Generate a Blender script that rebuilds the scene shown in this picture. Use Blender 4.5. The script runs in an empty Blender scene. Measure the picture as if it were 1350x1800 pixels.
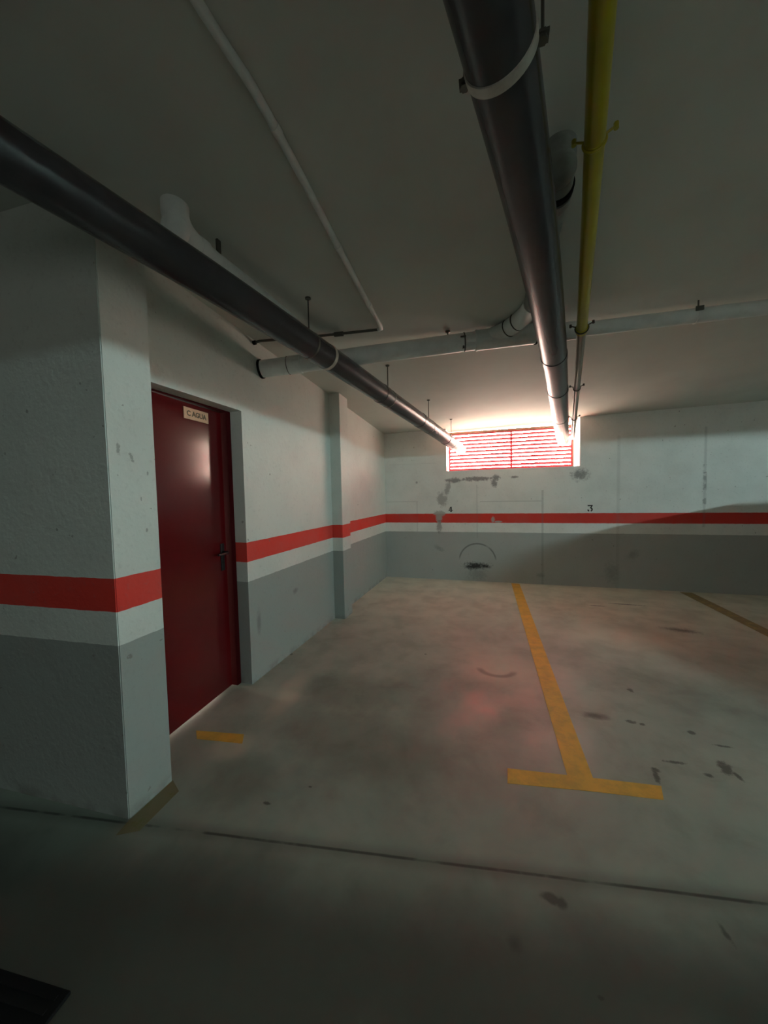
import bpy, bmesh, math, random
from mathutils import Vector, Matrix

# ------------------------------------------------------------------ camera, world, lights, exposure
scn = bpy.context.scene
COL = scn.collection
W_LEFT, D_BACK, PIL_X, DOOR_X = -1.774, 5.871, -1.575, -1.875
Z_GREY, Z_RED0, Z_RED1 = 0.796, 0.947, 1.096

def make_camera():
    yaw, pitch, roll = -0.298, -0.0508, 0.02075
    c, s = math.cos(yaw), math.sin(yaw)
    r = Vector((c, -s, 0)); fw = Vector((s, c, 0)); up = Vector((0, 0, 1))
    f2 = fw*math.cos(pitch) + up*math.sin(pitch)
    u2 = up*math.cos(pitch) - fw*math.sin(pitch)
    c, s = math.cos(roll), math.sin(roll)
    R = r*c - u2*s; U = r*s + u2*c
    cd = bpy.data.cameras.new('camera'); cam = bpy.data.objects.new('camera', cd)
    COL.objects.link(cam)
    cd.sensor_fit = 'AUTO'; cd.sensor_width = 36; cd.lens = 624.92/1800*36
    cd.clip_start = 0.01
    m = Matrix((R, U, -f2)).transposed().to_4x4()
    m.translation = Vector((0, 0, 1.4407))
    cam.matrix_world = m
    scn.camera = cam
make_camera()

world = bpy.data.worlds.new('sky'); scn.world = world; world.use_nodes = True
bg = world.node_tree.nodes['Background']
bg.inputs[0].default_value = (1.0, 0.80, 0.67, 1); bg.inputs[1].default_value = 60.0
# bright overcast sky above the horizon, dimmer ground below it
_nt = world.node_tree
_tc = _nt.nodes.new('ShaderNodeTexCoord'); _sp = _nt.nodes.new('ShaderNodeSeparateXYZ')
_mr = _nt.nodes.new('ShaderNodeMapRange'); _mx = _nt.nodes.new('ShaderNodeMix'); _mx.data_type = 'RGBA'
_nt.links.new(_tc.outputs['Generated'], _sp.inputs[0]); _nt.links.new(_sp.outputs['Z'], _mr.inputs[0])
_mr.inputs[1].default_value = -.06; _mr.inputs[2].default_value = .06
_mx.inputs[6].default_value = (.45, .36, .30, 1); _mx.inputs[7].default_value = (1.0, 0.80, 0.67, 1)
_nt.links.new(_mr.outputs[0], _mx.inputs[0]); _nt.links.new(_mx.outputs[2], bg.inputs[0])

def area(name, loc, rot, sx, sy, energy, color, portal=False):
    l = bpy.data.lights.new(name, 'AREA'); l.shape = 'RECTANGLE'; l.size = sx; l.size_y = sy
    l.energy = energy; l.color = color
    if portal: l.cycles.is_portal = True
    o = bpy.data.objects.new(name, l); COL.objects.link(o); o.location = loc; o.rotation_euler = rot
    return o
area('window_daylight_portal', (0.25, 6.19, 2.14), (math.radians(-90), 0, 0), 2.1, 0.8, 1.0, (1, 1, 1), True)
LAMP_POWER = 90.0                      # emission of the garage's fluorescent tubes
LAMP_COLOR = (0.66, 0.91, 0.92, 1)
S = Vector((8.0, 0.3, 2.42))
FILL = area('far_lights', (2.5, -5.8, 1.35), (math.radians(90), 0, 0), 6.0, 2.2, 20.0, (1.0, .93, .88))

vs = scn.view_settings
vs.view_transform = 'Standard'; vs.look = 'None'; vs.gamma = 1; vs.use_curve_mapping = False
vs.exposure = 0.2

def ceil(x, y):
    return 2.459 + .058*(5.87-y) + .015*(x+1.774)

# ------------------------------------------------------------------ node helpers
def new_mat(name):
    m = bpy.data.materials.new(name); m.use_nodes = True
    nt = m.node_tree; b = nt.nodes['Principled BSDF']
    return m, nt, b
class N:
    def __init__(s, nt): s.nt = nt
    def n(s, t, **k):
        x = s.nt.nodes.new(t)
        for a, v in k.items(): setattr(x, a, v)
        return x
    def lk(s, a, b): s.nt.links.new(a, b)
    def val(s, sock, v):
        if hasattr(v, 'is_linked'): s.lk(v, sock)
        else: sock.default_value = v
    def math(s, op, a, b=0.0, c=None, clamp=False):
        x = s.n('ShaderNodeMath', operation=op, use_clamp=clamp)
        s.val(x.inputs[0], a); s.val(x.inputs[1], b)
        if c is not None: s.val(x.inputs[2], c)
        return x.outputs[0]
    def mix(s, f, a, b):
        x = s.n('ShaderNodeMix', data_type='RGBA')
        s.val(x.inputs[0], f)
        for i, v in ((6, a), (7, b)):
            if hasattr(v, 'is_linked'): s.lk(v, x.inputs[i])
            else: x.inputs[i].default_value = (*v, 1) if len(v) == 3 else v
        return x.outputs[2]
    def noise(s, vec, scale, detail=4, rough=.55, dist=0.0):
        x = s.n('ShaderNodeTexNoise'); s.lk(vec, x.inputs['Vector'])
        x.inputs['Scale'].default_value = scale; x.inputs['Detail'].default_value = detail
        x.inputs['Roughness'].default_value = rough; x.inputs['Distortion'].default_value = dist
        return x.outputs['Fac']
    def ramp(s, v, a, b, lo=0.0, hi=1.0):
        x = s.n('ShaderNodeMapRange', interpolation_type='SMOOTHSTEP'); s.val(x.inputs[0], v)
        x.inputs[1].default_value = a; x.inputs[2].default_value = b
        x.inputs[3].default_value = lo; x.inputs[4].default_value = hi
        return x.outputs[0]
    def pos(s):
        g = s.n('ShaderNodeNewGeometry'); return g.outputs['Position']
    def sep(s, v):
        x = s.n('ShaderNodeSeparateXYZ'); s.lk(v, x.inputs[0]); return x.outputs
    def comb(s, a, b, c=0.0):
        x = s.n('ShaderNodeCombineXYZ')
        for i, v in enumerate((a, b, c)): s.val(x.inputs[i], v)
        return x.outputs[0]
    def blob(s, u, v, cx, cy, rx, ry, ang=0.0, soft=.5, wob=None):
        """soft ellipse mask in plane coordinates u, v"""
        du = s.math('SUBTRACT', u, cx); dv = s.math('SUBTRACT', v, cy)
        ca, sa = math.cos(ang), math.sin(ang)
        a = s.math('ADD', s.math('MULTIPLY', du, ca/rx), s.math('MULTIPLY', dv, sa/rx))
        b = s.math('ADD', s.math('MULTIPLY', du, -sa/ry), s.math('MULTIPLY', dv, ca/ry))
        d = s.math('SQRT', s.math('ADD', s.math('MULTIPLY', a, a), s.math('MULTIPLY', b, b)))
        if wob is not None: d = s.math('ADD', d, wob)
        return s.ramp(d, 1.0-soft, 1.0+soft*.4, 1.0, 0.0)
    def maxall(s, L):
        r = L[0]
        for x in L[1:]: r = s.math('MAXIMUM', r, x)
        return r
    def bump(s, b, h, strength, dist=.01):
        x = s.n('ShaderNodeBump'); x.inputs['Strength'].default_value = strength
        x.inputs['Distance'].default_value = dist
        s.lk(h, x.inputs['Height']); s.lk(x.outputs[0], b.inputs['Normal'])

WHITE, GREY, RED = (.66, .70, .65), (.325, .35, .325), (.70, .05, .036)

def striped_wall(name, extra=None, wob=0.004, bumps=.25, WHITE=WHITE, GREY=GREY):
    m, nt, b = new_mat(name); k = N(nt); p = k.pos(); x, y, z = k.sep(p)
    n1 = k.noise(p, 3.2, 5); n2 = k.noise(p, 38, 4, .6); n3 = k.noise(p, 14, 3)
    zz = k.math('ADD', z, k.math('MULTIPLY', k.math('SUBTRACT', n3, .5), wob*2))
    g = k.math('LESS_THAN', zz, Z_GREY)
    r = k.math('MULTIPLY', k.math('GREATER_THAN', zz, Z_RED0), k.math('LESS_THAN', zz, Z_RED1))
    c = k.mix(g, WHITE, GREY); c = k.mix(r, c, RED)
    dirt = k.ramp(n1, .35, .75, 0.0, .13)
    c = k.mix(dirt, c, (.30, .30, .26))
    c = k.mix(k.ramp(n2, .56, .7, 0, .12), c, (.2, .2, .18))
    spk = k.noise(p, 22, 2, .5)
    spots = k.ramp(spk, .735, .76, 0, .55)
    c = k.mix(spots, c, (.17, .15, .13))
    if extra: c = extra(k, x, y, z, p, c)
    k.lk(c, b.inputs['Base Color'])
    b.inputs['Roughness'].default_value = .62
    b.inputs['Specular IOR Level'].default_value = .25
    h = k.math('ADD', k.math('MULTIPLY', n2, .6), k.math('MULTIPLY', k.noise(p, 9, 3), 1.0))
    k.bump(b, h, bumps, .012)
    return m

def back_marks(k, x, y, z, p, c):
    wn = k.math('MULTIPLY', k.math('SUBTRACT', k.noise(p, 24, 5, .75), .5), 2.6)
    wf = k.math('MULTIPLY', k.math('SUBTRACT', k.noise(p, 40, 3, .7), .5), 1.4)
    # formwork seams
    def vline(px, w, z0, z1, s):
        d = k.math('ABSOLUTE', k.math('SUBTRACT', k.math('ADD', x, k.math('MULTIPLY', wf, .006)), px))
        m_ = k.ramp(d, w*.3, w, s, 0)
        return k.math('MULTIPLY', m_, k.math('MULTIPLY', k.math('GREATER_THAN', z, z0), k.math('LESS_THAN', z, z1)))
    def hline(pz, w, x0, x1, s):
        d = k.math('ABSOLUTE', k.math('SUBTRACT', k.math('ADD', z, k.math('MULTIPLY', wf, .003)), pz))
        m_ = k.ramp(d, w*.3, w, s, 0)
        return k.math('MULTIPLY', m_, k.math('MULTIPLY', k.math('GREATER_THAN', x, x0), k.math('LESS_THAN', x, x1)))
    L = [vline(.72, .022, 0, 1.45, .28), vline(1.72, .03, 0, 2.2, .13), vline(2.735, .022, .9, 2.25, .22), k.math('MULTIPLY', vline(2.735, .03, 1.2, 1.75, .6), k.ramp(k.noise(p, 12, 3), .45, .6)),
         vline(-.245, .012, .7, 1.55, .2), vline(-1.22, .012, .8, 1.30, .2),
         hline(1.30, .010, -1.75, -1.2, .22), hline(1.285, .010, -.20, .72, .28), hline(1.93, .012, -1.7, -.9, .07)]
    c = k.mix(k.maxall(L), c, (.16, .17, .16))
    # bare mortar patches below the vent
    P = [k.blob(x, z, -.60, 1.635, .135, .045, 0, .5, wn), k.blob(x, z, -.24, 1.65, .28, .036, 0, .5, wn),
         k.blob(x, z, .02, 1.58, .045, .075, .2, .5, wn), k.blob(x, z, 1.23, 1.665, .125, .085, 0, .75, wn),
         k.blob(x, z, .32, 1.66, .06, .02, 0, .6, wf), k.blob(x, z, .05, 1.66, .06, .05, 0, .5, wn)]
    c = k.mix(k.math('MULTIPLY', k.maxall(P), .82), c, (.235, .225, .225))
    Q = [k.blob(x, z, -.71, 1.50, .05, .13, -.25, .5, wn), k.blob(x, z, -.80, 1.33, .085, .13, .1, .5, wn)]
    c = k.mix(k.math('MULTIPLY', k.maxall(Q), .75), c, (.36, .355, .34))
    R_ = [k.blob(x, z, -.845, 1.10, .10, .05, 0, .35, wf), k.blob(x, z, -.855, 1.03, .055, .10, 0, .35, wf),
          k.blob(x, z, .0, 1.0, .03, .05, 0, .4, wf), k.blob(x, z, .08, .965, .06, .018, 0, .4, wf)]
    c = k.mix(k.math('MULTIPLY', k.maxall(R_), .85), c, (.42, .43, .40))
    R2 = [k.blob(x, z, -.85, .88, .05, .10, 0, .5, wn), k.blob(x, z, -.845, .975, .018, .02, 0, .5, wf),
          k.blob(x, z, -1.22, 1.62, .02, .022, 0, .6)]
    c = k.mix(k.math('MULTIPLY', k.maxall(R2), .6), c, (.20, .19, .18))
    # tyre arc and black scuff
    dx = k.math('SUBTRACT', x, -.245); dz = k.math('SUBTRACT', z, .325)
    d = k.math('SQRT', k.math('ADD', k.math('MULTIPLY', dx, dx), k.math('MULTIPLY', dz, dz)))
    ring = k.ramp(k.math('ABSOLUTE', k.math('SUBTRACT', d, .285)), .004, .018, 1, 0)
    ring = k.math('MULTIPLY', ring, k.ramp(dz, .0, .1))
    ring = k.math('MULTIPLY', ring, k.ramp(k.noise(p, 5, 2), .3, .5, .35, 1))
    c = k.mix(k.math('MULTIPLY', ring, .6), c, (.06, .06, .055))
    T = [k.blob(x, z, -.26, .255, .20, .055, 0, .75, wn), k.blob(x, z, -.31, .235, .16, .05, 0, .8, wn), k.blob(x, z, -.13, .25, .1, .035, 0, .8, wn)]
    c = k.mix(k.math('MULTIPLY', k.maxall(T), .93), c, (.012, .011, .01))
    T2 = [k.blob(x, z, -.24, .12, .17, .12, 0, .9, wn), k.blob(x, z, -.86, .52, .10, .04, -.5, .8, wn),
          k.blob(x, z, 1.92, .50, .09, .06, .5, .9, wn), k.blob(x, z, .7, .14, .07, .04, 0, .9, wn),
          k.blob(x, z, 1.65, .22, .10, .16, 0, .9, wn)]
    c = k.mix(k.math('MULTIPLY', k.maxall(T2), .28), c, (.04, .04, .035))
    return c

def left_marks(k, x, y, z, p, c):
    wn = k.math('MULTIPLY', k.math('SUBTRACT', k.noise(p, 22, 4, .65), .5), 1.4)
    wq = k.math('MULTIPLY', k.math('SUBTRACT', k.noise(p, 70, 3, .7), .5), 2.6)
    L = [k.blob(y, z, 1.165, 1.66, .008, .026, 0, .3, wq), k.blob(y, z, 1.225, 1.63, .007, .024, .4, .3, wq),
         k.blob(y, z, 1.30, 1.56, .005, .012, 0, .3, wq), k.blob(y, z, 1.28, 1.29, .006, .014, 0, .3, wq),
         k.blob(y, z, 1.26, 1.44, .004, .01, 0, .3, wq),
         k.blob(y, z, 2.9, .55, .05, .03, 0, .8, wn), k.blob(y, z, 2.35, .45, .03, .1, 0, .8, wn)]
    c = k.mix(k.math('MULTIPLY', k.maxall(L), .5), c, (.12, .12, .11))
    # scuffed foot of the wall
    foot = k.math('MULTIPLY', k.ramp(z, .0, .07, 1, 0), k.ramp(k.noise(p, 9, 4), .4, .65))
    return k.mix(k.math('MULTIPLY', foot, .5), c, (.14, .135, .11))

M = {}
M['wall'] = striped_wall('striped_wall_paint', left_marks)
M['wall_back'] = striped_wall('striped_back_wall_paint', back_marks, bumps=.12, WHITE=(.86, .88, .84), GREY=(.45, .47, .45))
def simple(name, col, rough, metal=0.0, spec=.5, nscale=None, namt=.15, dark=None, bump=0.0):
    m, nt, b = new_mat(name); k = N(nt)
    if nscale:
        p = k.pos(); n_ = k.noise(p, nscale, 5, .6)
        d = dark or tuple(c*.45 for c in col)
        c = k.mix(k.ramp(n_, .38, .72, 0, namt), col, d); k.lk(c, b.inputs['Base Color'])
        if bump: k.bump(b, n_, bump, .004)
    else: b.inputs['Base Color'].default_value = (*col, 1)
    b.inputs['Roughness'].default_value = rough; b.inputs['Metallic'].default_value = metal
    b.inputs['Specular IOR Level'].default_value = spec
    return m
M['ceiling'] = simple('ceiling_plaster', (.64, .655, .60), .8, spec=.2, nscale=2.0, namt=.12, bump=.1)
M['white_pipe'] = simple('painted_white_pipe', (.80, .84, .81), .5, nscale=9, namt=.25)
M['grey_pipe'] = simple('grimy_grey_pipe', (.26, .28, .25), .6, nscale=12, namt=.5)
M['pvc'] = simple('dark_grey_pvc', (.05, .047, .052), .26, spec=.38, nscale=6, namt=.3)
M['pvc_band'] = simple('pale_pvc_band', (.52, .50, .44), .35, nscale=30, namt=.4)
M['steel'] = simple('dull_steel', (.10, .10, .085), .5, .6)
M['yellow_pipe'] = simple('yellow_gas_paint', (.42, .36, .012), .28, nscale=5, namt=.3)
M['dimmed_pipe'] = simple('dimmed_gas_paint', (.25, .20, .13), .3, nscale=5, namt=.4)  # far end of the yellow pipe, the dull light there painted as brown
M['rubber'] = simple('black_rubber', (.012, .012, .012), .95, spec=.08)
M['door'] = simple('dark_red_gloss_door', (.10, .004, .0055), .14, nscale=2.5, namt=.15)
M['door_frame'] = simple('dark_red_frame', (.045, .003, .004), .7, spec=.03)
M['vent_red'] = simple('red_vent_paint', (.72, .085, .12), .5)
M['vent_frame'] = simple('pale_wooden_frame', (.50, .38, .26), .6, nscale=12, namt=.3)
M['sign'] = simple('cream_sign', (.66, .40, .24), .45, nscale=30, namt=.3)
M['gold_ink'] = simple('dark_brown_lettering', (.06, .035, .008), .4)
M['black_ink'] = simple('black_stencil_paint', (.02, .02, .017), .6)
M['car_paint'] = simple('dark_car_paint', (.02, .022, .028), .2)
M['car_glass'] = simple('dark_glass', (.01, .012, .012), .05)
M['black'] = simple('black_plastic', (.012, .012, .012), .35)

def floor_mat():
    m, nt, b = new_mat('worn_concrete_floor'); k = N(nt); p = k.pos(); x, y, z = k.sep(p)
    n1 = k.noise(p, .8, 5, .6, .5); n2 = k.noise(p, 3.5, 5, .6, .3); n3 = k.noise(p, 45, 3)
    wn = k.math('MULTIPLY', k.math('SUBTRACT', k.noise(p, 14, 4, .65), .5), 1.3)
    wl = k.math('MULTIPLY', k.math('SUBTRACT', k.noise(p, 2.4, 4, .6), .5), 1.6)
    c = k.mix(k.ramp(n1, .38, .64), (.395, .425, .355), (.28, .31, .262))
    c = k.mix(k.ramp(n2, .45, .72, 0, .35), c, (.19, .185, .15))
    c = k.mix(k.ramp(n3, .55, .75, 0, .15), c, (.33, .33, .28))
    # damp and dirty zones, plus a soft shadow band painted right of the T
    big = [k.blob(x, y, -1.05, 2.35, .42, .30, .2, .5, wl), k.blob(x, y, -.75, 1.85, .62, .32, -.2, .6, wl),
           k.blob(x, y, -1.25, 1.45, .22, .2, 0, .6, wl), k.blob(x, y, 1.9, 4.9, .75, .16, -.05, .6, wl),
           k.blob(x, y, 1.05, 5.35, .4, .07, 0, .6, wl), k.blob(x, y, 1.15, 3.05, .45, .35, -.4, .8, wl),
           k.blob(x, y, -1.2, .85, .5, .2, .6, .8, wl), k.blob(x, y, -.2, 4.7, 1.1, .2, 0, .8, wl)]
    c = k.mix(k.math('MULTIPLY', k.maxall(big), .38), c, (.085, .08, .062))
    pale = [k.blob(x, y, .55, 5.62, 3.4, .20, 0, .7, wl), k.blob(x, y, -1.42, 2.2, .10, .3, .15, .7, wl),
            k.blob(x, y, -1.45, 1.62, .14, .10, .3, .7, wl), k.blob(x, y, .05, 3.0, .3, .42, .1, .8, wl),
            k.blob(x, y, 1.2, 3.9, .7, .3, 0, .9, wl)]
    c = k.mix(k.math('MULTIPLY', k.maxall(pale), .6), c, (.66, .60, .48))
    # vent light painted into the floor colour, paler towards the back wall
    painted_glow = k.ramp(k.math('ADD', y, k.math('MULTIPLY', wl, .6)), 2.3, 5.5, 0, 1)
    c = k.mix(k.math('MULTIPLY', painted_glow, k.ramp(n2, .35, .65, .88, .60)), c, (.78, .745, .62))
    # small black marks
    def bl(cx, cy, rx, ry, a=0., s=.5, w=wn): return k.blob(x, y, cx, cy, rx, ry, a, s, w)
    wq = k.math('MULTIPLY', k.math('SUBTRACT', k.noise(p, 38, 4, .75), .5), 2.4)
    def b2(cx, cy, rx, ry, a=0., s=.5): return k.blob(x, y, cx, cy, rx, ry, a, s, wq)
    sm = [b2(1.133, 2.183, .030, .055, -.3), b2(1.158, 2.135, .014, .035, .2), b2(.775, 2.025, .014, .045, -.25), b2(.79, 2.075, .022, .016),
          b2(.904, 2.159, .055, .012, .1, .6), b2(1.024, 2.102, .020, .014), b2(1.109, 2.455, .022, .022, .3), b2(.81, 2.478, .028, .018),
          b2(.865, 2.468, .018, .014), b2(.935, 2.881, .018, .030), bl(.613, 2.488, .085, .040, 0, .9), b2(1.219, 2.369, .045, .010),
          bl(.190, 1.300, .042, .020, -.1, .45), bl(.222, 1.294, .022, .022, 0, .5), bl(.06, 1.127, .026, .026, 0, .95), b2(.712, 1.346, .010, .028, .2, .7),
          b2(.287, 1.067, .012, .006), b2(-1.021, 1.360, .022, .010), b2(-.584, 3.078, .014, .010), b2(-1.764, 2.774, .018, .020),
          b2(1.23, 4.92, .10, .018), b2(1.58, 5.06, .20, .022, -.05), b2(1.81, 4.25, .16, .06, -.2, .8), b2(-.873, 1.50, .010, .006)]
    c = k.mix(k.math('MULTIPLY', k.maxall(sm), .72), c, (.035, .032, .026))
    # curved tyre scrape
    dx = k.math('DIVIDE', k.math('SUBTRACT', x, .02), .145); dy = k.math('DIVIDE', k.math('SUBTRACT', y, 2.95), .12)
    d = k.math('SQRT', k.math('ADD', k.math('MULTIPLY', dx, dx), k.math('MULTIPLY', dy, dy)))
    arc = k.math('MULTIPLY', k.ramp(k.math('ABSOLUTE', k.math('SUBTRACT', d, .9)), .05, .3, 1, 0), k.ramp(dy, .15, -.35, 0, 1))
    c = k.mix(k.math('MULTIPLY', arc, .5), c, (.06, .055, .045))
    # construction joint across the bay
    jy = k.math('ADD', 1.345, k.math('MULTIPLY', x, .155))
    jy = k.math('ADD', jy, k.math('MULTIPLY', wl, .004))
    jd = k.math('ABSOLUTE', k.math('SUBTRACT', y, jy))
    j = k.math('MULTIPLY', k.ramp(jd, .002, .012, 1, 0), k.ramp(k.noise(p, 5, 4), .3, .55, .2, .9))
    js = k.ramp(jd, .0, .06, .35, 0)
    c = k.mix(k.math('MAXIMUM', j, js), c, (.035, .035, .03))
    aisle = k.ramp(k.math('ADD', k.math('SUBTRACT', y, jy), k.math('MULTIPLY', wl, .12)), .12, -.30, 0, 1)       # light falloff painted in: aisle floor darkens towards the viewer
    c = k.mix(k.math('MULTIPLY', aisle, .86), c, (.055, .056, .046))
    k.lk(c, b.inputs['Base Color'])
    rr = k.math('ADD', k.ramp(n2, .3, .7, .30, .52), k.math('MULTIPLY', k.maxall(pale), .05))
    k.lk(rr, b.inputs['Roughness']); b.inputs['Specular IOR Level'].default_value = .45
    h = k.math('SUBTRACT', k.math('ADD', k.math('MULTIPLY', n2, 1.0), k.math('MULTIPLY', n3, .15)), k.math('MULTIPLY', j, .25))
    k.bump(b, h, .15, .01)
    return m
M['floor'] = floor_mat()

def line_mat(name, col, wear):
    m, nt, b = new_mat(name); k = N(nt); p = k.pos()
    a = k.ramp(k.noise(p, 12, 5, .7), .45-wear*.2, .75-wear*.3, 0, wear)
    c = k.mix(a, col, (.20, .17, .10))
    c = k.mix(k.ramp(k.noise(p, 3, 3), .4, .7, 0, .25), c, (col[0]*.6, col[1]*.62, col[2]*.6))
    k.lk(c, b.inputs['Base Color']); b.inputs['Roughness'].default_value = .5
    return m
M['line'] = line_mat('yellow_floor_paint', (.84, .48, .07), .25)
M['line_faded'] = line_mat('faded_yellow_floor_paint', (.52, .34, .09), .7)
M['line_worn'] = line_mat('worn_yellow_floor_paint', (.15, .14, .03), .8)

# ------------------------------------------------------------------ mesh helpers
def link(name, bm, mat, parent=None, smooth=False, loc=None):
    me = bpy.data.meshes.new(name)
    bmesh.ops.recalc_face_normals(bm, faces=bm.faces)
    bm.to_mesh(me); bm.free()
    if smooth:
        for f in me.polygons: f.use_smooth = True
    me.materials.append(mat)
    o = bpy.data.objects.new(name, me); COL.objects.link(o)
    if parent: o.parent = parent
    return o
def autosmooth(o, deg=40):
    for f in o.data.polygons: f.use_smooth = True
    try: o.data.set_sharp_from_angle(angle=math.radians(deg))
    except Exception: pass
def empty(name, loc=(0, 0, 0)):
    o = bpy.data.objects.new(name, None); COL.objects.link(o); o.location = loc; o.empty_display_size = .1
    return o
def thing(o, label, cat, group=None):
    o['label'] = label; o['category'] = cat; o['kind'] = 'thing'
    if group: o['group'] = group
    return o
def struct(o, label=None):
    o['kind'] = 'structure'
    if label: o['label'] = label
    return o
def box(bm, x0, x1, y0, y1, z0, z1, bev=0.0):
    r = bmesh.ops.create_cube(bm, size=1)['verts']
    for v in r:
        v.co = Vector((x0 + (v.co.x+.5)*(x1-x0), y0 + (v.co.y+.5)*(y1-y0), z0 + (v.co.z+.5)*(z1-z0)))
    if bev:
        es = list({e for v in r for e in v.link_edges})
        bmesh.ops.bevel(bm, geom=es, offset=bev, segments=2, profile=.5, affect='EDGES')
    return r
def prism_to_ceiling(bm, poly, z0=0.0, up=.0):
    """vertical prism over a plan polygon, its top following the ceiling slope"""
    a = [bm.verts.new((x, y, z0)) for x, y in poly]
    b = [bm.verts.new((x, y, ceil(x, y)+up)) for x, y in poly]
    n = len(poly)
    for i in range(n):
        bm.faces.new((a[i], a[(i+1) % n], b[(i+1) % n], b[i]))
    bm.faces.new(a[::-1]); bm.faces.new(b)
def frames(P):
    """parallel-transport frames along a polyline"""
    T = []
    for i in range(len(P)):
        t = (P[min(i+1, len(P)-1)] - P[max(i-1, 0)]).normalized(); T.append(t)
    a = Vector((0, 0, 1)) if abs(T[0].z) < .9 else Vector((1, 0, 0))
    n = (a - T[0]*a.dot(T[0])).normalized(); F = []
    for t in T:
        n = (n - t*n.dot(t)).normalized(); F.append((t, n, t.cross(n)))
    return F
def tube(bm, P, R, seg=32, cap=True):
    P = [Vector(p) for p in P]
    if not isinstance(R, (list, tuple)): R = [R]*len(P)
    rings = []
    for p, r, (t, n, b) in zip(P, R, frames(P)):
        rings.append([bm.verts.new(p + (n*math.cos(2*math.pi*i/seg) + b*math.sin(2*math.pi*i/seg))*r) for i in range(seg)])
    for A, B in zip(rings, rings[1:]):
        for i in range(seg):
            bm.faces.new((A[i], A[(i+1) % seg], B[(i+1) % seg], B[i]))
    if cap: bm.faces.new(rings[0][::-1]); bm.faces.new(rings[-1])
def dense(K, n=60):
    """Catmull-Rom through knots, sampled"""
    K = [Vector(k) for k in K]; out = []
    for i in range(len(K)-1):
        p0 = K[i-1] if i else K[i]*2-K[i+1]; p1, p2 = K[i], K[i+1]
        p3 = K[i+2] if i+2 < len(K) else K[i+1]*2-K[i]
        for j in range(n):
            t = j/n
            out.append(.5*((2*p1)+(p2-p0)*t+(2*p0-5*p1+4*p2-p3)*t*t+(3*p1-p0-3*p2+p3)*t**3))
    out.append(K[-1]); return out
def at_y(D, y):
    return min(D, key=lambda p: abs(p.y-y))
def sub(D, y0, y1):
    return [p for p in D if y0 <= p.y <= y1]

# ------------------------------------------------------------------ structure
XR, YF, XL = 9.2, -6.0, -7.0
bm = bmesh.new(); box(bm, XL-.2, XR+.2, YF-.2, 9.0, -.2, 0)
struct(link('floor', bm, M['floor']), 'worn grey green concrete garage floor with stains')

bm = bmesh.new()
pts = [(XL-.2, YF-.2), (XR+.2, YF-.2), (XR+.2, 6.2), (XL-.2, 6.2)]
a = [bm.verts.new((x, y, ceil(x, y))) for x, y in pts]; b = [bm.verts.new((x, y, ceil(x, y)+.25)) for x, y in pts]
bm.faces.new(a); bm.faces.new(b[::-1])
for i in range(4): bm.faces.new((a[i], b[i], b[(i+1) % 4], a[(i+1) % 4]))
struct(link('ceiling', bm, M['ceiling']), 'plain grey plastered garage ceiling')

# back wall with the vent opening running up to the ceiling
OX0, OX1, OZ0, WT = -.725, 1.222, 1.792, .33
bm = bmesh.new()
Yb = D_BACK
prism_to_ceiling(bm, [(W_LEFT-.3, Yb), (OX0, Yb), (OX0, Yb+WT), (W_LEFT-.3, Yb+WT)])
prism_to_ceiling(bm, [(OX1, Yb), (XR, Yb), (XR, Yb+WT), (OX1, Yb+WT)])
box(bm, OX0, OX1, Yb, Yb+WT, 0, OZ0)
struct(link('wall_back', bm, M['wall_back']), 'back wall, white above a red stripe, grey below')

# left wall with the recessed doorway
DY0, DY1, DZ = 1.42, 2.238, 2.075
bm = bmesh.new()
X0, X1 = -2.1, W_LEFT
prism_to_ceiling(bm, [(X0, DY1), (X1, DY1), (X1, Yb+.02), (X0, Yb+.02)])
prism_to_ceiling(bm, [(X0, 1.30), (X1, 1.30), (X1, DY0), (X0, DY0)])
v = [(X0, DY0), (X1, DY0), (X1, DY1), (X0, DY1)]
prism_to_ceiling(bm, v, DZ)
struct(link('wall_left', bm, M['wall']), 'left wall with red stripe around the recessed doorway')
# projecting wall end in front of the door
def rough_edge_prism(name, poly, label):
    bm = bmesh.new(); prism_to_ceiling(bm, poly)
    es = [e for e in bm.edges if abs(e.verts[0].co.z-e.verts[1].co.z) > 1]
    bmesh.ops.bevel(bm, geom=es, offset=.004, segments=2, affect='EDGES')
    return struct(link(name, bm, M['wall']), label)
rough_edge_prism('wall_front', [(PIL_X, 1.118), (PIL_X, 1.345), (X0-.3, 1.345), (XL, 1.1), (XL, .79)],
                 'projecting white, red and grey wall beside the red door')
rough_edge_prism('trim_1', [(W_LEFT-.02, 3.735), (-1.648, 3.735), (-1.648, 3.97), (W_LEFT-.02, 3.97)],
                 'shallow striped pilaster on the left wall')
# closing walls outside the photograph
bm = bmesh.new(); prism_to_ceiling(bm, [(XR, YF), (XR+.2, YF), (XR+.2, Yb+WT), (XR, Yb+WT)])
struct(link('wall_right', bm, M['wall']))
bm = bmesh.new(); prism_to_ceiling(bm, [(XL, YF-.2), (XR, YF-.2), (XR, YF), (XL, YF)])
struct(link('wall_rear', bm, M['wall']))
bm = bmesh.new(); prism_to_ceiling(bm, [(XL-.2, YF), (XL, YF), (XL, 1.1), (XL-.2, 1.1)])
struct(link('wall_far_left', bm, M['wall']))
# unseen downstand beams, laid in an L to cut the lamp light off the upper walls
BZ = 2.315
def cutoff_beam(name, x0, x1, y0, y1):
    bm = bmesh.new()
    prism_to_ceiling(bm, [(x0, y0), (x1, y0), (x1, y1), (x0, y1)], BZ)
    struct(link(name, bm, M['ceiling']))
cutoff_beam('trim_2', 4.55, 4.80, YF, 2.25)
cutoff_beam('trim_3', 4.55, XR, 2.25, 2.50)

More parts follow.
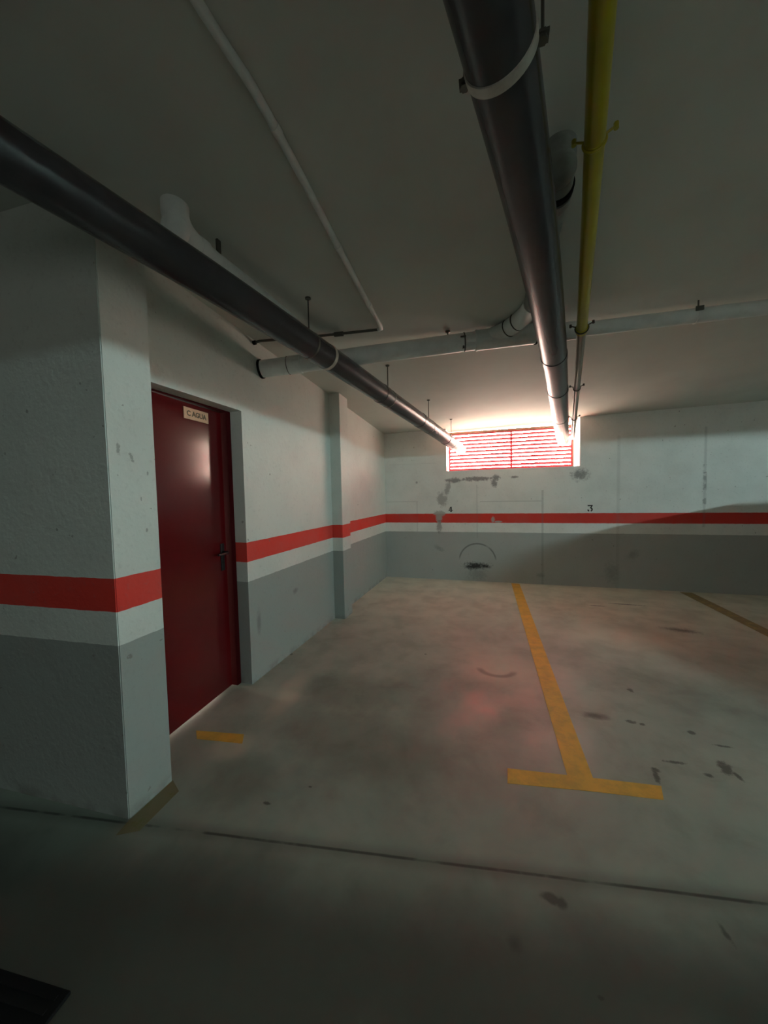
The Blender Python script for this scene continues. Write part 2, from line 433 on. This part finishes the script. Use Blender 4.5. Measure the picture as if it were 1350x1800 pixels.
# ------------------------------------------------------------------ vent window
wroot = empty('window_1', (.25, 6.1, OZ0)); struct(wroot, 'red louvred vent high in the back wall')
bpy.context.view_layer.update()
def under(o, root):
    o.parent = root; o.matrix_parent_inverse = Matrix.Translation(root.location).inverted(); return o
FX0, FX1, FZ0, FZ1, FY = OX0+.012, OX1-.03, OZ0+.005, 2.446, 6.10
bm = bmesh.new()
box(bm, FX0, FX1, FY, FY+.06, FZ1-.035, FZ1, .003)
box(bm, FX1-.022, FX1, FY, FY+.06, FZ0, FZ1-.036, .003)
under(link('frame', bm, M['vent_frame']), wroot)
bm = bmesh.new()
iz1 = FZ1-.036; ix1 = FX1-.023
t = .028
box(bm, FX0, FX0+t, FY+.008, FY+.05, FZ0, iz1, .002); box(bm, ix1-.018, ix1, FY+.008, FY+.05, FZ0, iz1, .002)
box(bm, FX0+t, ix1-.018, FY+.008, FY+.05, FZ0, FZ0+.04, .002); box(bm, FX0+t, ix1-.018, FY+.008, FY+.05, iz1-.018, iz1, .002)
MX = .285
box(bm, MX-.014, MX+.014, FY+.006, FY+.052, FZ0+.04, iz1-.018, .002)
under(link('leaf_frame', bm, M['vent_red']), wroot)
SLAT = [(0, -.003), (0, .020), (.003, .022), (.046, -.015), (.046, -.019), (.043, -.019), (.004, .012), (.0025, -.003)]
def slats(x0, x1, cut=None):
    bm = bmesh.new(); z = FZ0+.073; i = 0
    while z < iz1-.02:
        xx1 = x1
        if cut and cut[0] < z < cut[1]: xx1 = cut[2]
        # each slat is a thin folded blade sloping down to the outside
        prof = SLAT
        A = [bm.verts.new((x0, FY+.010+py, z+pz)) for py, pz in prof]; B = [bm.verts.new((xx1, FY+.010+py, z+pz)) for py, pz in prof]
        n = len(prof)
        for j in range(n): bm.faces.new((A[j], A[(j+1) % n], B[(j+1) % n], B[j]))
        bm.faces.new(A[::-1]); bm.faces.new(B)
        z += .0595; i += 1
    return bm
under(link('louvre_slats', slats(FX0+t, MX-.014), M['vent_red']), wroot)
under(link('louvre_slats', slats(MX+.014, ix1-.018, (2.13, 2.24, 1.09)), M['vent_red']), wroot)

# ------------------------------------------------------------------ red door
droot = empty('door_1', (DOOR_X, 1.83, 0)); struct(droot, 'dark red metal door with a small cream sign')
bpy.context.view_layer.update()
bm = bmesh.new()
box(bm, DOOR_X-.10, DOOR_X+.003, DY1-.042, DY1, .0, DZ, .004)
box(bm, DOOR_X-.10, DOOR_X+.003, DY0, DY0+.045, .0, DZ, .004)
box(bm, DOOR_X-.10, DOOR_X+.002, DY0+.045, DY1-.045, DZ-.012, DZ, .003)
under(link('door_frame', bm, M['door_frame']), droot)
bm = bmesh.new(); box(bm, DOOR_X-.045, DOOR_X, DY0+.048, DY1-.05, .006, DZ-.016, .002)
leaf = under(link('door_leaf', bm, M['door']), droot)
# handle: rounded plate, lever
bm = bmesh.new()
hy = DY1-.098
box(bm, DOOR_X, DOOR_X+.008, hy-.02, hy+.02, .90, 1.10, .0035)
tube(bm, [(DOOR_X+.005, hy, 1.035), (DOOR_X+.05, hy, 1.035), (DOOR_X+.058, hy-.012, 1.035), (DOOR_X+.058, hy-.11, 1.033)], [.010, .010, .010, .008], 14)
tube(bm, [(DOOR_X+.006, hy, .96), (DOOR_X+.014, hy, .96)], .009, 14)
hd = link('handle', bm, M['black']); autosmooth(hd); under(hd, droot); hd['label'] = 'black lever handle'
# sign
SY0, SY1, SZ0, SZ1 = 1.835, 2.055, 1.955, 2.030
bm = bmesh.new(); box(bm, DOOR_X, DOOR_X+.005, SY0, SY1, SZ0, SZ1, .0015)
sign = under(link('sign_plate', bm, M['sign']), droot); sign['label'] = 'cream sign plate reading C AGUA'
def text_mesh(body, size, ext):
    cu = bpy.data.curves.new('t', 'FONT'); cu.body = body; cu.size = size; cu.extrude = ext
    cu.align_x = 'CENTER'; cu.align_y = 'CENTER'; cu.offset = .0016
    o = bpy.data.objects.new('t', cu); COL.objects.link(o)
    dg = bpy.context.evaluated_depsgraph_get()
    me = bpy.data.meshes.new_from_object(o.evaluated_get(dg))
    bpy.data.objects.remove(o); bpy.data.curves.remove(cu)
    return me
me = text_mesh('C AGUA', .046, .0008)
lt = bpy.data.objects.new('lettering', me); COL.objects.link(lt); me.materials.clear(); me.materials.append(M['gold_ink'])
# face +X: text x -> +Y, text y -> +Z
mt = Matrix(((0, 0, 1, DOOR_X+.0055), (1, 0, 0, (SY0+SY1)/2), (0, 1, 0, (SZ0+SZ1)/2-.001), (0, 0, 0, 1)))
lt.data.transform(mt); lt.parent = sign
# the leaf stands a touch ajar, its free edge deeper in the recess
pv = Vector((DOOR_X, DY0+.048, 0))
AJAR = Matrix.Translation(pv) @ Matrix.Rotation(math.radians(3.3), 4, 'Z') @ Matrix.Translation(-pv)
for o in (leaf, hd, sign, lt): o.data.transform(AJAR)

# ------------------------------------------------------------------ overhead pipes
K = bpy.context
def strap_ring(D, y, r, w, th, mat, name, parent, seg=40):
    p = at_y(D, y); i = D.index(p)
    t = (D[min(i+1, len(D)-1)]-D[max(i-1, 0)]).normalized()
    bm = bmesh.new(); tube(bm, [p-t*w/2, p-t*(w/2-.002), p+t*(w/2-.002), p+t*w/2], [r, r+th, r+th, r], seg)
    o = link(name, bm, mat, parent); autosmooth(o); return o
def rod(x, y, z0, parent, r=.004):
    bm = bmesh.new(); zc = ceil(x, y)
    tube(bm, [(x, y, z0), (x, y, zc-.002)], r, 10)
    tube(bm, [(x, y, zc-.012), (x, y, zc-.008), (x, y, zc)], [.006, .018, .018], 14)
    o = link('hanger_rod', bm, M['steel'], parent); autosmooth(o); return o

# -- left dark waste pipe
KL = [(-1.50, -.35, 2.475), (-1.426, .3, 2.463), (-1.228, 1.4, 2.429), (-1.076, 2.3, 2.383), (-.928, 3.2, 2.325), (-.729, 4.4, 2.241), (-.483, 5.9, 2.126)]
DL = dense(KL)
def dark_pipe(D, r, label, joints, band_y, rods, end_y, bolts=None):
    bm = bmesh.new()
    body = sub(D, -9, end_y); tube(bm, body, r, 48)
    root = link('waste_pipe', bm, M['pvc']); autosmooth(root, 30)
    thing(root, label, 'pipe')
    for y in joints:
        strap_ring(D, y, r-.001, .085, .0045, M['pvc'], 'coupling', root, 48)
    o = strap_ring(D, band_y, r-.001, .030, .004, M['pvc_band'], 'clamp_band', root, 48); o['label'] = 'pale band around the dark pipe'
    for y in rods:
        p = at_y(D, y); rod(p.x, p.y, p.z+r-.004, root)
        strap_ring(D, y, r-.001, .018, .0025, M['steel'], 'pipe_strap', root, 48)
    # spigot running out through the vent
    bm = bmesh.new(); tail = [p for p in D if p.y >= end_y-.02]
    tube(bm, tail, r*.93, 48)
    o = link('pipe_outlet', bm, M['pvc_band'], root); autosmooth(o); o['label'] = 'pale outlet end at the vent'
    return root
lp = dark_pipe(DL, .082, 'dark grey waste pipe slanting from the upper left to the red vent', [3.10, 4.05, 5.05], 2.27,
          [2.08, 3.22, 4.34, 5.30], 5.62)
# -- right dark waste pipe
KR = [(-.28, -.35, 2.565), (-.137, .3, 2.541), (.12, 1.4, 2.491), (.312, 2.3, 2.444), (.490, 3.2, 2.385), (.716, 4.4, 2.296), (1.004, 5.9, 2.176)]
DR = dense(KR)
rp = dark_pipe(DR, .085, 'thick dark grey waste pipe running overhead beside the yellow pipe', [2.88, 3.62], .975,
          [3.6, 4.55], 5.60)
# clamp lugs of the big strap
p = at_y(DR, .985); i = DR.index(p); t = (DR[i+1]-DR[i-1]).normalized(); side = t.cross(Vector((0, 0, 1))).normalized()
for s_ in (-1, 1):
    c = p + side*s_*.094 + Vector((0, 0, .0)); zc = ceil(c.x, c.y)
    bm = bmesh.new()
    tube(bm, [(c.x, c.y, c.z-.012), (c.x, c.y, c.z+.008)], .012, 6)
    tube(bm, [(c.x, c.y, c.z), (c.x, c.y, zc)], .004, 10)
    box(bm, c.x-.014, c.x+.014, c.y-.014, c.y+.014, c.z-.004, c.z+.002)
    o = link('hanger_rod', bm, M['steel'], rp); autosmooth(o)
# -- yellow gas pipe
KY = [(0.0, -.35, 2.705), (.116, .3, 2.662), (.328, 1.4, 2.58), (.494, 2.3, 2.511), (.656, 3.2, 2.438), (.866, 4.4, 2.338), (1.134, 5.9, 2.209)]
DY = dense(KY)
bm = bmesh.new(); tube(bm, sub(DY, -9, 2.66), .031, 32)
yp = link('gas_pipe', bm, M['yellow_pipe']); autosmooth(yp)
thing(yp, 'yellow gas pipe under the ceiling right of the dark pipes', 'pipe')
bm = bmesh.new(); tube(bm, sub(DY, 2.64, 5.95), .027, 32)
o = link('dimmed_section', bm, M['dimmed_pipe'], yp); autosmooth(o); o['label'] = 'far length of the gas pipe, its dim light put into a brownish colour'
strap_ring(DY, 2.64, .030, .06, .006, M['yellow_pipe'], 'coupling', yp, 32)
def clip(D, y, r, mat, parent):
    """two-armed clip hugging the pipe and screwed to a stem in the ceiling"""
    p = at_y(D, y); i = D.index(p); t = (D[i+1]-D[i-1]).normalized(); s = t.cross(Vector((0, 0, 1))).normalized(); u = s.cross(t)
    bm = bmesh.new(); pts = []
    for k_ in range(21):
        a_ = math.radians(-25 - 130*k_/20 ) if False else math.radians(20 - 220*k_/20)
        pts.append(p + (s*math.cos(a_) + u*math.sin(a_))*(r+.003))
    A = [pts[0] + s*.028 + u*.012] + pts + [pts[-1] - s*.028 + u*.012]
    tube(bm, A, .004, 8)
    for e in (A[0], A[-1]): tube(bm, [e-u*.009, e+u*.009], .008, 8)
    mid = p + u*(r+.003) if u.z > 0 else p - u*(r+.003)
    tube(bm, [mid, Vector((mid.x, mid.y, ceil(mid.x, mid.y)))], .005, 8)
    o = link('pipe_clip', bm, mat, parent); autosmooth(o)
for y, r in ((1.39, .031), (2.63, .036), (3.76, .027), (4.8, .027)):
    clip(DY, y, r, M['yellow_pipe'] if y < 2 else M['steel'], yp)
strap_ring(DY, 1.39, .0305, .02, .002, M['yellow_pipe'], 'clip_band', yp, 32)

# -- white cross pipe
WP = [Vector((W_LEFT-.01, 2.492, 2.459)), Vector((.18, 2.887, 2.599))]
r_w = .066
def on(t_): return WP[0].lerp(WP[1], t_)
wd = (WP[1]-WP[0]).normalized()
bm = bmesh.new(); tube(bm, [WP[0], WP[1]], r_w, 40)
wp = link('cross_pipe', bm, M['white_pipe']); autosmooth(wp)
thing(wp, 'thick white painted cross pipe from the left wall to the middle junction', 'pipe')
def ring_on(p, d, r0, r1, w, mat, name, parent):
    bm = bmesh.new(); tube(bm, [p-d*w/2, p-d*(w/2-.003), p+d*(w/2-.003), p+d*w/2], [r0, r1, r1, r0], 40)
    o = link(name, bm, mat, parent); autosmooth(o); return o
o = ring_on(WP[0]+wd*.014, wd, r_w-.002, r_w+.007, .022, M['rubber'], 'wall_collar', wp); o['label'] = 'black collar at the left wall'
ring_on(WP[0]+wd*.30, wd, r_w-.002, r_w+.005, .10, M['white_pipe'], 'coupling', wp)
def thinring(t_, mat=None):
    ring_on(on(t_), wd, r_w-.001, r_w+.004, .007, mat or M['steel'], 'joint_ring', wp)
thinring(.12)
# hangers of the cross pipe
for t_ in (.17, .745):
    q = on(t_); rod(q.x, q.y, q.z+r_w-.004, wp)
ring_on(on(.805), wd, r_w-.001, r_w+.004, .010, M['steel'], 'pipe_strap', wp)
q = on(.805)
bm = bmesh.new(); box(bm, q.x-.02, q.x+.02, q.y-.074, q.y-.064, q.z+.01, q.z+.02)
link('strap_lug', bm, M['steel'], wp)
bm = bmesh.new(); tube(bm, [(q.x, q.y-.05, q.z-.068), (q.x, q.y-.05, q.z-.045)], .007, 8)
link('strap_bolt', bm, M['steel'], wp)
# -- Y junction
J0, J1 = on(.845), Vector((.33, 2.905, 2.60))
bm = bmesh.new(); tube(bm, [J0, J0+wd*.004, J1-wd*.004, J1], [r_w, r_w+.006, r_w+.006, r_w-.01], 40)
tube(bm, dense([J0+wd*.07, Vector((.10, 2.80, 2.615)), Vector((.215, 2.66, 2.635)), Vector((.25, 2.50, 2.628))], 10), [.060]*31, 36)
yj = link('pipe_junction', bm, M['white_pipe'], wp); autosmooth(yj)
ring_on(J0+wd*.01, wd, r_w, r_w+.009, .016, M['white_pipe'], 'socket_rim', yj)
ring_on(J1-wd*.024, wd, r_w-.02, r_w+.010, .018, M['rubber'], 'socket_rim', yj)
for tt in (Vector((.115, 2.785, 2.617)), Vector((.165, 2.73, 2.628))):
    dd = Vector((.65, -.75, .08)).normalized()
    ring_on(tt, dd, .058, .064, .006, M['steel'], 'joint_ring', yj)
# -- right hand thinner cross pipe
A = Vector((.350, 2.905, 2.588)); B = Vector((1.703, 2.975, 2.588)); d = (B-A).normalized(); E_ = A + d*6.0
E_.z = ceil(E_.x, E_.y)-.07
bm = bmesh.new(); tube(bm, [A, B, E_], .047, 40)
cp = link('cross_pipe', bm, M['white_pipe']); autosmooth(cp)
thing(cp, 'thinner white cross pipe right of the yellow gas pipe', 'pipe')
ring_on(A+d*.125, d, .045, .062, .24, M['white_pipe'], 'coupling', cp)
q = A+d*.955
ring_on(q, d, .046, .050, .012, M['white_pipe'], 'pipe_strap', cp)
bm = bmesh.new(); box(bm, q.x-.022, q.x+.022, q.y-.055, q.y-.045, q.z+.012, q.z+.042, .002)
link('strap_lug', bm, M['steel'], cp)
bm = bmesh.new(); tube(bm, [(q.x, q.y-.03, q.z+.03), (q.x, q.y-.03, ceil(q.x, q.y))], .005, 8)
link('hanger_rod', bm, M['steel'], cp)

# -- branch pipes that drop from the ceiling and run above the dark pipes
def branch(E, run, r, label, mat='white_pipe'):
    """E: elbow spot on the ceiling; run: points the pipe follows"""
    E = Vector(E); zc = ceil(E.x, E.y)
    start = Vector((E.x, E.y, zc+.02)); a_ = Vector(run[0])
    dirr = (Vector(run[1])-a_).normalized()
    elbow = [start, Vector((E.x, E.y, zc-.03))]
    c0 = Vector((E.x, E.y, zc-.03))
    for i in range(1, 9):
        t_ = i/9
        q_ = c0.lerp(Vector((E.x, E.y, a_.z)), t_).lerp(Vector((E.x, E.y, a_.z)).lerp(a_, t_), t_)
        elbow.append(q_)
    elbow.append(a_)
    bm = bmesh.new(); tube(bm, elbow, r*1.08, 32)
    # rounded heel
    bmesh.ops.create_uvsphere(bm, u_segments=24, v_segments=14, radius=r*1.12, matrix=Matrix.Translation(Vector((E.x, E.y, a_.z+.004))))
    o = link('branch_pipe', bm, M[mat]); autosmooth(o, 50)
    thing(o, label, 'pipe')
    bm = bmesh.new(); tube(bm, [a_] + [Vector(q_) for q_ in run[1:]], r, 32)
    s_ = link('straight_run', bm, M[mat], o); autosmooth(s_)
    ring_on(a_+dirr*.02, dirr, r, r*1.16, .05, M[mat], 'socket', o)
    return o
bL = branch((-1.335, 1.30, 0), [(-1.345, 1.42, 2.625), (-1.315, 1.75, 2.615), (-1.235, 2.50, 2.545)], .052,
       'white branch pipe with ceiling elbow above the left dark waste pipe')
for q_, ln in (((-1.40, 1.33, 2.60), .05), ((-1.30, 1.52, 2.60), .05)):
    bm = bmesh.new(); box(bm, q_[0]-.006, q_[0]+.006, q_[1]-.012, q_[1]+.012, q_[2]-.05, ceil(q_[0], q_[1]), .001)
    link('strap', bm, M['steel'], bL)
bR = branch((.245, 1.555, 0), [(.250, 1.67, 2.655), (.252, 1.95, 2.65), (.25, 2.475, 2.630)], .056,
       'grey branch pipe with ceiling elbow between the dark and yellow pipes', 'grey_pipe')
ring_on(Vector((.249, 1.64, 2.655)), Vector((.02, 1, 0)).normalized(), .05, .067, .03, M['rubber'], 'gasket', bR)

# -- thin conduit
cz = .017
def cc(x, y): return Vector((x, y, ceil(x, y)-cz))
C_ = [cc(-.80, -.4), cc(-.742, .80), cc(-.724, 1.12), cc(-.755, 2.0), cc(-.772, 2.52)]
bm = bmesh.new(); DC = dense(C_, 16)
tube(bm, DC + [cc(-.778, 2.55), cc(-.80, 2.56)], .0155, 16)
cd = link('conduit', bm, M['white_pipe']); autosmooth(cd)
thing(cd, 'thin pale conduit on the ceiling turning towards the left wall', 'conduit')
bm = bmesh.new(); tube(bm, [cc(-.79, 2.56), cc(-1.25, 2.50), cc(-1.72, 2.42), Vector((W_LEFT, 2.41, ceil(W_LEFT, 2.41)-cz-.01))], .0095, 12)
o = link('thin_branch', bm, M['steel'], cd); autosmooth(o); o['label'] = 'thinner dark length reaching the left wall'
def bead(p, name, parent, r, L, d, mat):
    bm = bmesh.new(); tube(bm, [p-d*L/2, p+d*L/2], r, 12); o = link(name, bm, mat, parent); autosmooth(o)
bead(cc(-1.10, 2.52)-Vector((0, 0, .002)), 'conduit_clip', cd, .017, .07, Vector((1, .13, 0)).normalized(), M['steel'])
for yy in (1.15, 1.75, 2.25):
    q_ = min(DC, key=lambda v: abs(v.y-yy)); bead(q_, 'conduit_clip', cd, .0185, .03, Vector((0, 1, -.058)).normalized(), M['white_pipe'])
bead(Vector((W_LEFT+.012, 2.41, ceil(W_LEFT, 2.41)-cz-.01)), 'end_cap', cd, .016, .022, Vector((1, 0, 0)), M['rubber'])

# ------------------------------------------------------------------ floor markings
def flat(polys, th=.002):
    bm = bmesh.new()
    for P in polys:
        a_ = [bm.verts.new((x, y, .0002)) for x, y in P]; b_ = [bm.verts.new((x, y, th)) for x, y in P]; n = len(P)
        bm.faces.new(a_[::-1]); bm.faces.new(b_)
        for i in range(n): bm.faces.new((a_[i], a_[(i+1) % n], b_[(i+1) % n], b_[i]))
    return bm
o = link('parking_line', flat([[(.268, 5.84), (.388, 5.84), (.471, 1.93), (.772, 1.963), (.748, 1.875), (.462, 1.842), (.062, 1.782), (.066, 1.882), (.352, 1.915)]]), M['line'])
thing(o, 'yellow T shaped parking line in the middle of the floor', 'floor marking')
o = link('parking_line', flat([[(2.46, 5.82), (2.60, 5.82), (2.70, 1.95), (2.58, 1.95)]]), M['line_faded'])
thing(o, 'yellow parking line at the far right of the floor', 'floor marking')
o = link('parking_line', flat([[(-1.765, 1.688), (-1.452, 1.738), (-1.408, 1.668), (-1.70, 1.628)]]), M['line'])
thing(o, 'short yellow bar on the floor in front of the red door', 'floor marking')
o = link('parking_line', flat([[(-1.568, 1.105), (-1.572, 1.345), (-1.485, 1.30), (-1.475, 1.09), (-1.555, 1.045)]], .0015), M['line_worn'])
thing(o, 'worn yellow stripe at the foot of the projecting wall', 'floor marking')

# black mat in the lower left corner of the view
bm = bmesh.new()
box(bm, -.60, 0, -.42, 0, .0005, .012, .003)
for i in range(14): box(bm, -.575, -.025, -.405+i*.029, -.393+i*.029, .011, .015)
bmesh.ops.transform(bm, matrix=Matrix.Translation((-1.185, .648, 0)) @ Matrix.Rotation(.10, 4, 'Z'), verts=bm.verts)
thing(link('rubber_mat', bm, M['rubber']), 'black ribbed rubber mat at the lower left corner of the floor', 'mat')

# ------------------------------------------------------------------ bay numbers stencilled on the back wall
def strokes(name, S_, x, z, h, label):
    bm = bmesh.new()
    for P in S_:
        a_ = [bm.verts.new((x+px*h, D_BACK-.0002, z+pz*h)) for px, pz in P]; b_ = [bm.verts.new((x+px*h, D_BACK-.0022, z+pz*h)) for px, pz in P]; n = len(P)
        bm.faces.new(a_); bm.faces.new(b_[::-1])
        for i in range(n): bm.faces.new((a_[i], b_[i], b_[(i+1) % n], a_[(i+1) % n]))
    o = link(name, bm, M['black_ink']); thing(o, label, 'number'); return o
four = [[(.36, 0), (.62, 0), (.62, 1), (.40, 1)], [(.0, .22), (.30, .22), (.30, .38), (.12, .38)], [(.12, .38), (.22, .36), (.38, .78), (.36, 1)],
        [(.66, .22), (.82, .22), (.82, .38), (.66, .38)]]
def arcpoly(cx, cz_, r0, r1, a0, a1, n=10):
    A_ = [(cx+r1*math.cos(math.radians(a0+(a1-a0)*i/n)), cz_+r1*math.sin(math.radians(a0+(a1-a0)*i/n))) for i in range(n+1)]
    B_ = [(cx+r0*math.cos(math.radians(a0+(a1-a0)*i/n)), cz_+r0*math.sin(math.radians(a0+(a1-a0)*i/n))) for i in range(n+1)]
    return A_ + B_[::-1]
three = [[(.05, .80), (.74, .80), (.74, 1), (.05, 1)], [(.52, .80), (.72, .80), (.50, .56), (.36, .56)],
         arcpoly(.40, .30, .17, .36, 88, -70), arcpoly(.36, .26, .14, .34, 175, 245)]
strokes('bay_number', four, -.70, 1.122, .088, 'black stencilled number 4 above the red stripe, left one')
strokes('bay_number', three, 1.325, 1.122, .095, 'black stencilled number 3 above the red stripe, right one')

# ------------------------------------------------------------------ lamp outside the photograph
bm = bmesh.new(); L_ = 1.2
box(bm, S.x-.04, S.x+.04, S.y-L_/2, S.y+L_/2, S.z+.04, S.z+.10, .004)
for s_ in (-1, 1):
    box(bm, S.x-.02, S.x+.02, S.y+s_*L_/2-.02, S.y+s_*L_/2+.02, S.z-.02, S.z+.045, .003)
    tube(bm, [(S.x, S.y+s_*.4, S.z+.09), (S.x, S.y+s_*.4, ceil(S.x, S.y))], .006, 8)
lam = link('ceiling_light', bm, M['white_pipe']); thing(lam, 'fluorescent ceiling batten at the far right of the garage', 'ceiling light')
m, nt, b_ = new_mat('fluorescent_tube')
b_.inputs['Base Color'].default_value = (.8, .8, .8, 1)
b_.inputs['Emission Color'].default_value = LAMP_COLOR; b_.inputs['Emission Strength'].default_value = LAMP_POWER*20
bm = bmesh.new(); tube(bm, [(S.x, S.y-L_/2+.02, S.z), (S.x, S.y+L_/2-.02, S.z)], .014, 12)
link('tube_lamp', bm, m, lam)

# ------------------------------------------------------------------ parked car just outside the photograph (it throws the shadow on the right)
def make_car(ox, oy):
    """small hatchback, nose towards -y; ox = middle, oy = front bumper"""
    root = empty('car', (ox, oy+1.95, 0)); bpy.context.view_layer.update()
    hw = .84
    side = [(0, .28), (.0, .52), (.06, .66), (.30, .78), (.95, .93), (1.05, .95), (3.70, 1.00), (3.86, .90), (3.90, .55), (3.88, .28), (3.5, .20), (.4, .20)]
    def loft(prof, halfs, bev):
        bm = bmesh.new(); rows = []
        for hx in halfs:
            rows.append([bm.verts.new((ox+hx[0]*(hx[1] if not hx[2] else hx[1]*(1-.12*max(0, (z-.9)))), oy+y, z)) for y, z in prof])
        n = len(prof)
        for A_, B_ in zip(rows, rows[1:]):
            for i in range(n): bm.faces.new((A_[i], A_[(i+1) % n], B_[(i+1) % n], B_[i]))
        bm.faces.new(rows[0]); bm.faces.new(rows[-1][::-1])
        bmesh.ops.bevel(bm, geom=bm.edges[:], offset=bev, segments=3, affect='EDGES', clamp_overlap=True)
        return bm
    b_ = link('body', loft(side, [(-1, hw, 0), (1, hw, 0)], .05), M['car_paint']); autosmooth(b_, 35); under(b_, root)
    cab = [(.92, .93), (1.75, 1.42), (2.1, 1.50), (3.3, 1.49), (3.62, 1.40), (3.82, .98)]
    def cabin(sc, mat, name, off=0):
        bm = bmesh.new(); rows = []
        for s_ in (-1, 1):
            rows.append([bm.verts.new((ox+s_*(hw-.03-(z-.93)*.30+off), oy+y, z)) for y, z in sc])
        n = len(sc)
        for i in range(n): bm.faces.new((rows[0][i], rows[0][(i+1) % n], rows[1][(i+1) % n], rows[1][i]))
        bm.faces.new(rows[0]); bm.faces.new(rows[1][::-1])
        bmesh.ops.bevel(bm, geom=bm.edges[:], offset=.03, segments=3, affect='EDGES', clamp_overlap=True)
        o = link(name, bm, mat); autosmooth(o, 35); under(o, root)
    cabin(cab, M['car_paint'], 'cabin')
    for s_ in (-1, 1):                                   # side glass, each pane slightly proud of the cabin
        for P_ in ([(1.30, 1.02), (1.83, 1.38), (2.35, 1.42), (2.35, 1.02)], [(2.43, 1.02), (2.43, 1.42), (3.20, 1.41), (3.45, 1.28), (3.52, 1.04)]):
            bm = bmesh.new()
            f = lambda z, e: ox+s_*(hw-.03-(z-.93)*.30+e)
            A_ = [bm.verts.new((f(z, -.02), oy+y, z)) for y, z in P_]; B_ = [bm.verts.new((f(z, .004), oy+y, z)) for y, z in P_]; n = len(P_)
            bm.faces.new(A_); bm.faces.new(B_[::-1])
            for i in range(n): bm.faces.new((A_[i], A_[(i+1) % n], B_[(i+1) % n], B_[i]))
            under(link('side_window', bm, M['car_glass']), root)
    bm = bmesh.new()
    q = [(-.62, 1.02, 1.0), (.62, 1.02, 1.0), (.55, 1.70, 1.40), (-.55, 1.70, 1.40)]
    A_ = [bm.verts.new((ox+x, oy+y-.012, z+.012)) for x, y, z in q]; B_ = [bm.verts.new((ox+x, oy+y+.02, z-.02)) for x, y, z in q]
    bm.faces.new(A_); bm.faces.new(B_[::-1])
    for i in range(4): bm.faces.new((A_[i], A_[(i+1) % 4], B_[(i+1) % 4], B_[i]))
    under(link('windscreen', bm, M['car_glass']), root)
    for s_ in (-1, 1):
        for wy in (.68, 3.18):
            cx = ox+s_*(hw-.08)
            bm = bmesh.new(); tube(bm, [(cx-.10, oy+wy, .305), (cx-.085, oy+wy, .305), (cx+.085, oy+wy, .305), (cx+.10, oy+wy, .305)], [.27, .303, .303, .27], 36)
            w_ = link('wheel', bm, M['rubber']); autosmooth(w_); under(w_, root)
            bm = bmesh.new(); tube(bm, [(cx+s_*.095, oy+wy, .305), (cx+s_*.108, oy+wy, .305)], [.20, .17], 24)
            h_ = link('hub_cap', bm, M['steel'], w_); autosmooth(h_)
        bm = bmesh.new(); box(bm, ox+s_*.66-.14, ox+s_*.66+.14, oy-.012, oy+.12, .60, .70, .02)
        under(link('headlight', bm, M['car_glass']), root)
        bm = bmesh.new(); box(bm, ox+s_*(hw+.08)-.08, ox+s_*(hw+.08)+.08, oy+1.28, oy+1.38, .95, 1.07, .03)
        under(link('wing_mirror', bm, M['car_paint']), root)
    return thing(root, 'dark small hatchback parked in the bay beyond the right edge', 'car')
car1 = make_car(4.80, 1.35)
def copy_tree(o, parent=None):
    c = o.copy(); COL.objects.link(c)
    if parent: c.parent = parent
    for ch in list(o.children):
        if ch.name in ORIG: copy_tree(ch, c)
    return c
ORIG = {o.name for o in bpy.data.objects}
shade_car = copy_tree(car1)  # second car, added out of view to keep lamp light off the near floor
shade_car.location = (4.25, -.17, 0); shade_car.rotation_euler = (0, 0, math.radians(-90))
shade_car['label'] = 'dark small hatchback added out of view to shade the near floor'
car1['group'] = shade_car['group'] = 'cars parked outside the picture'
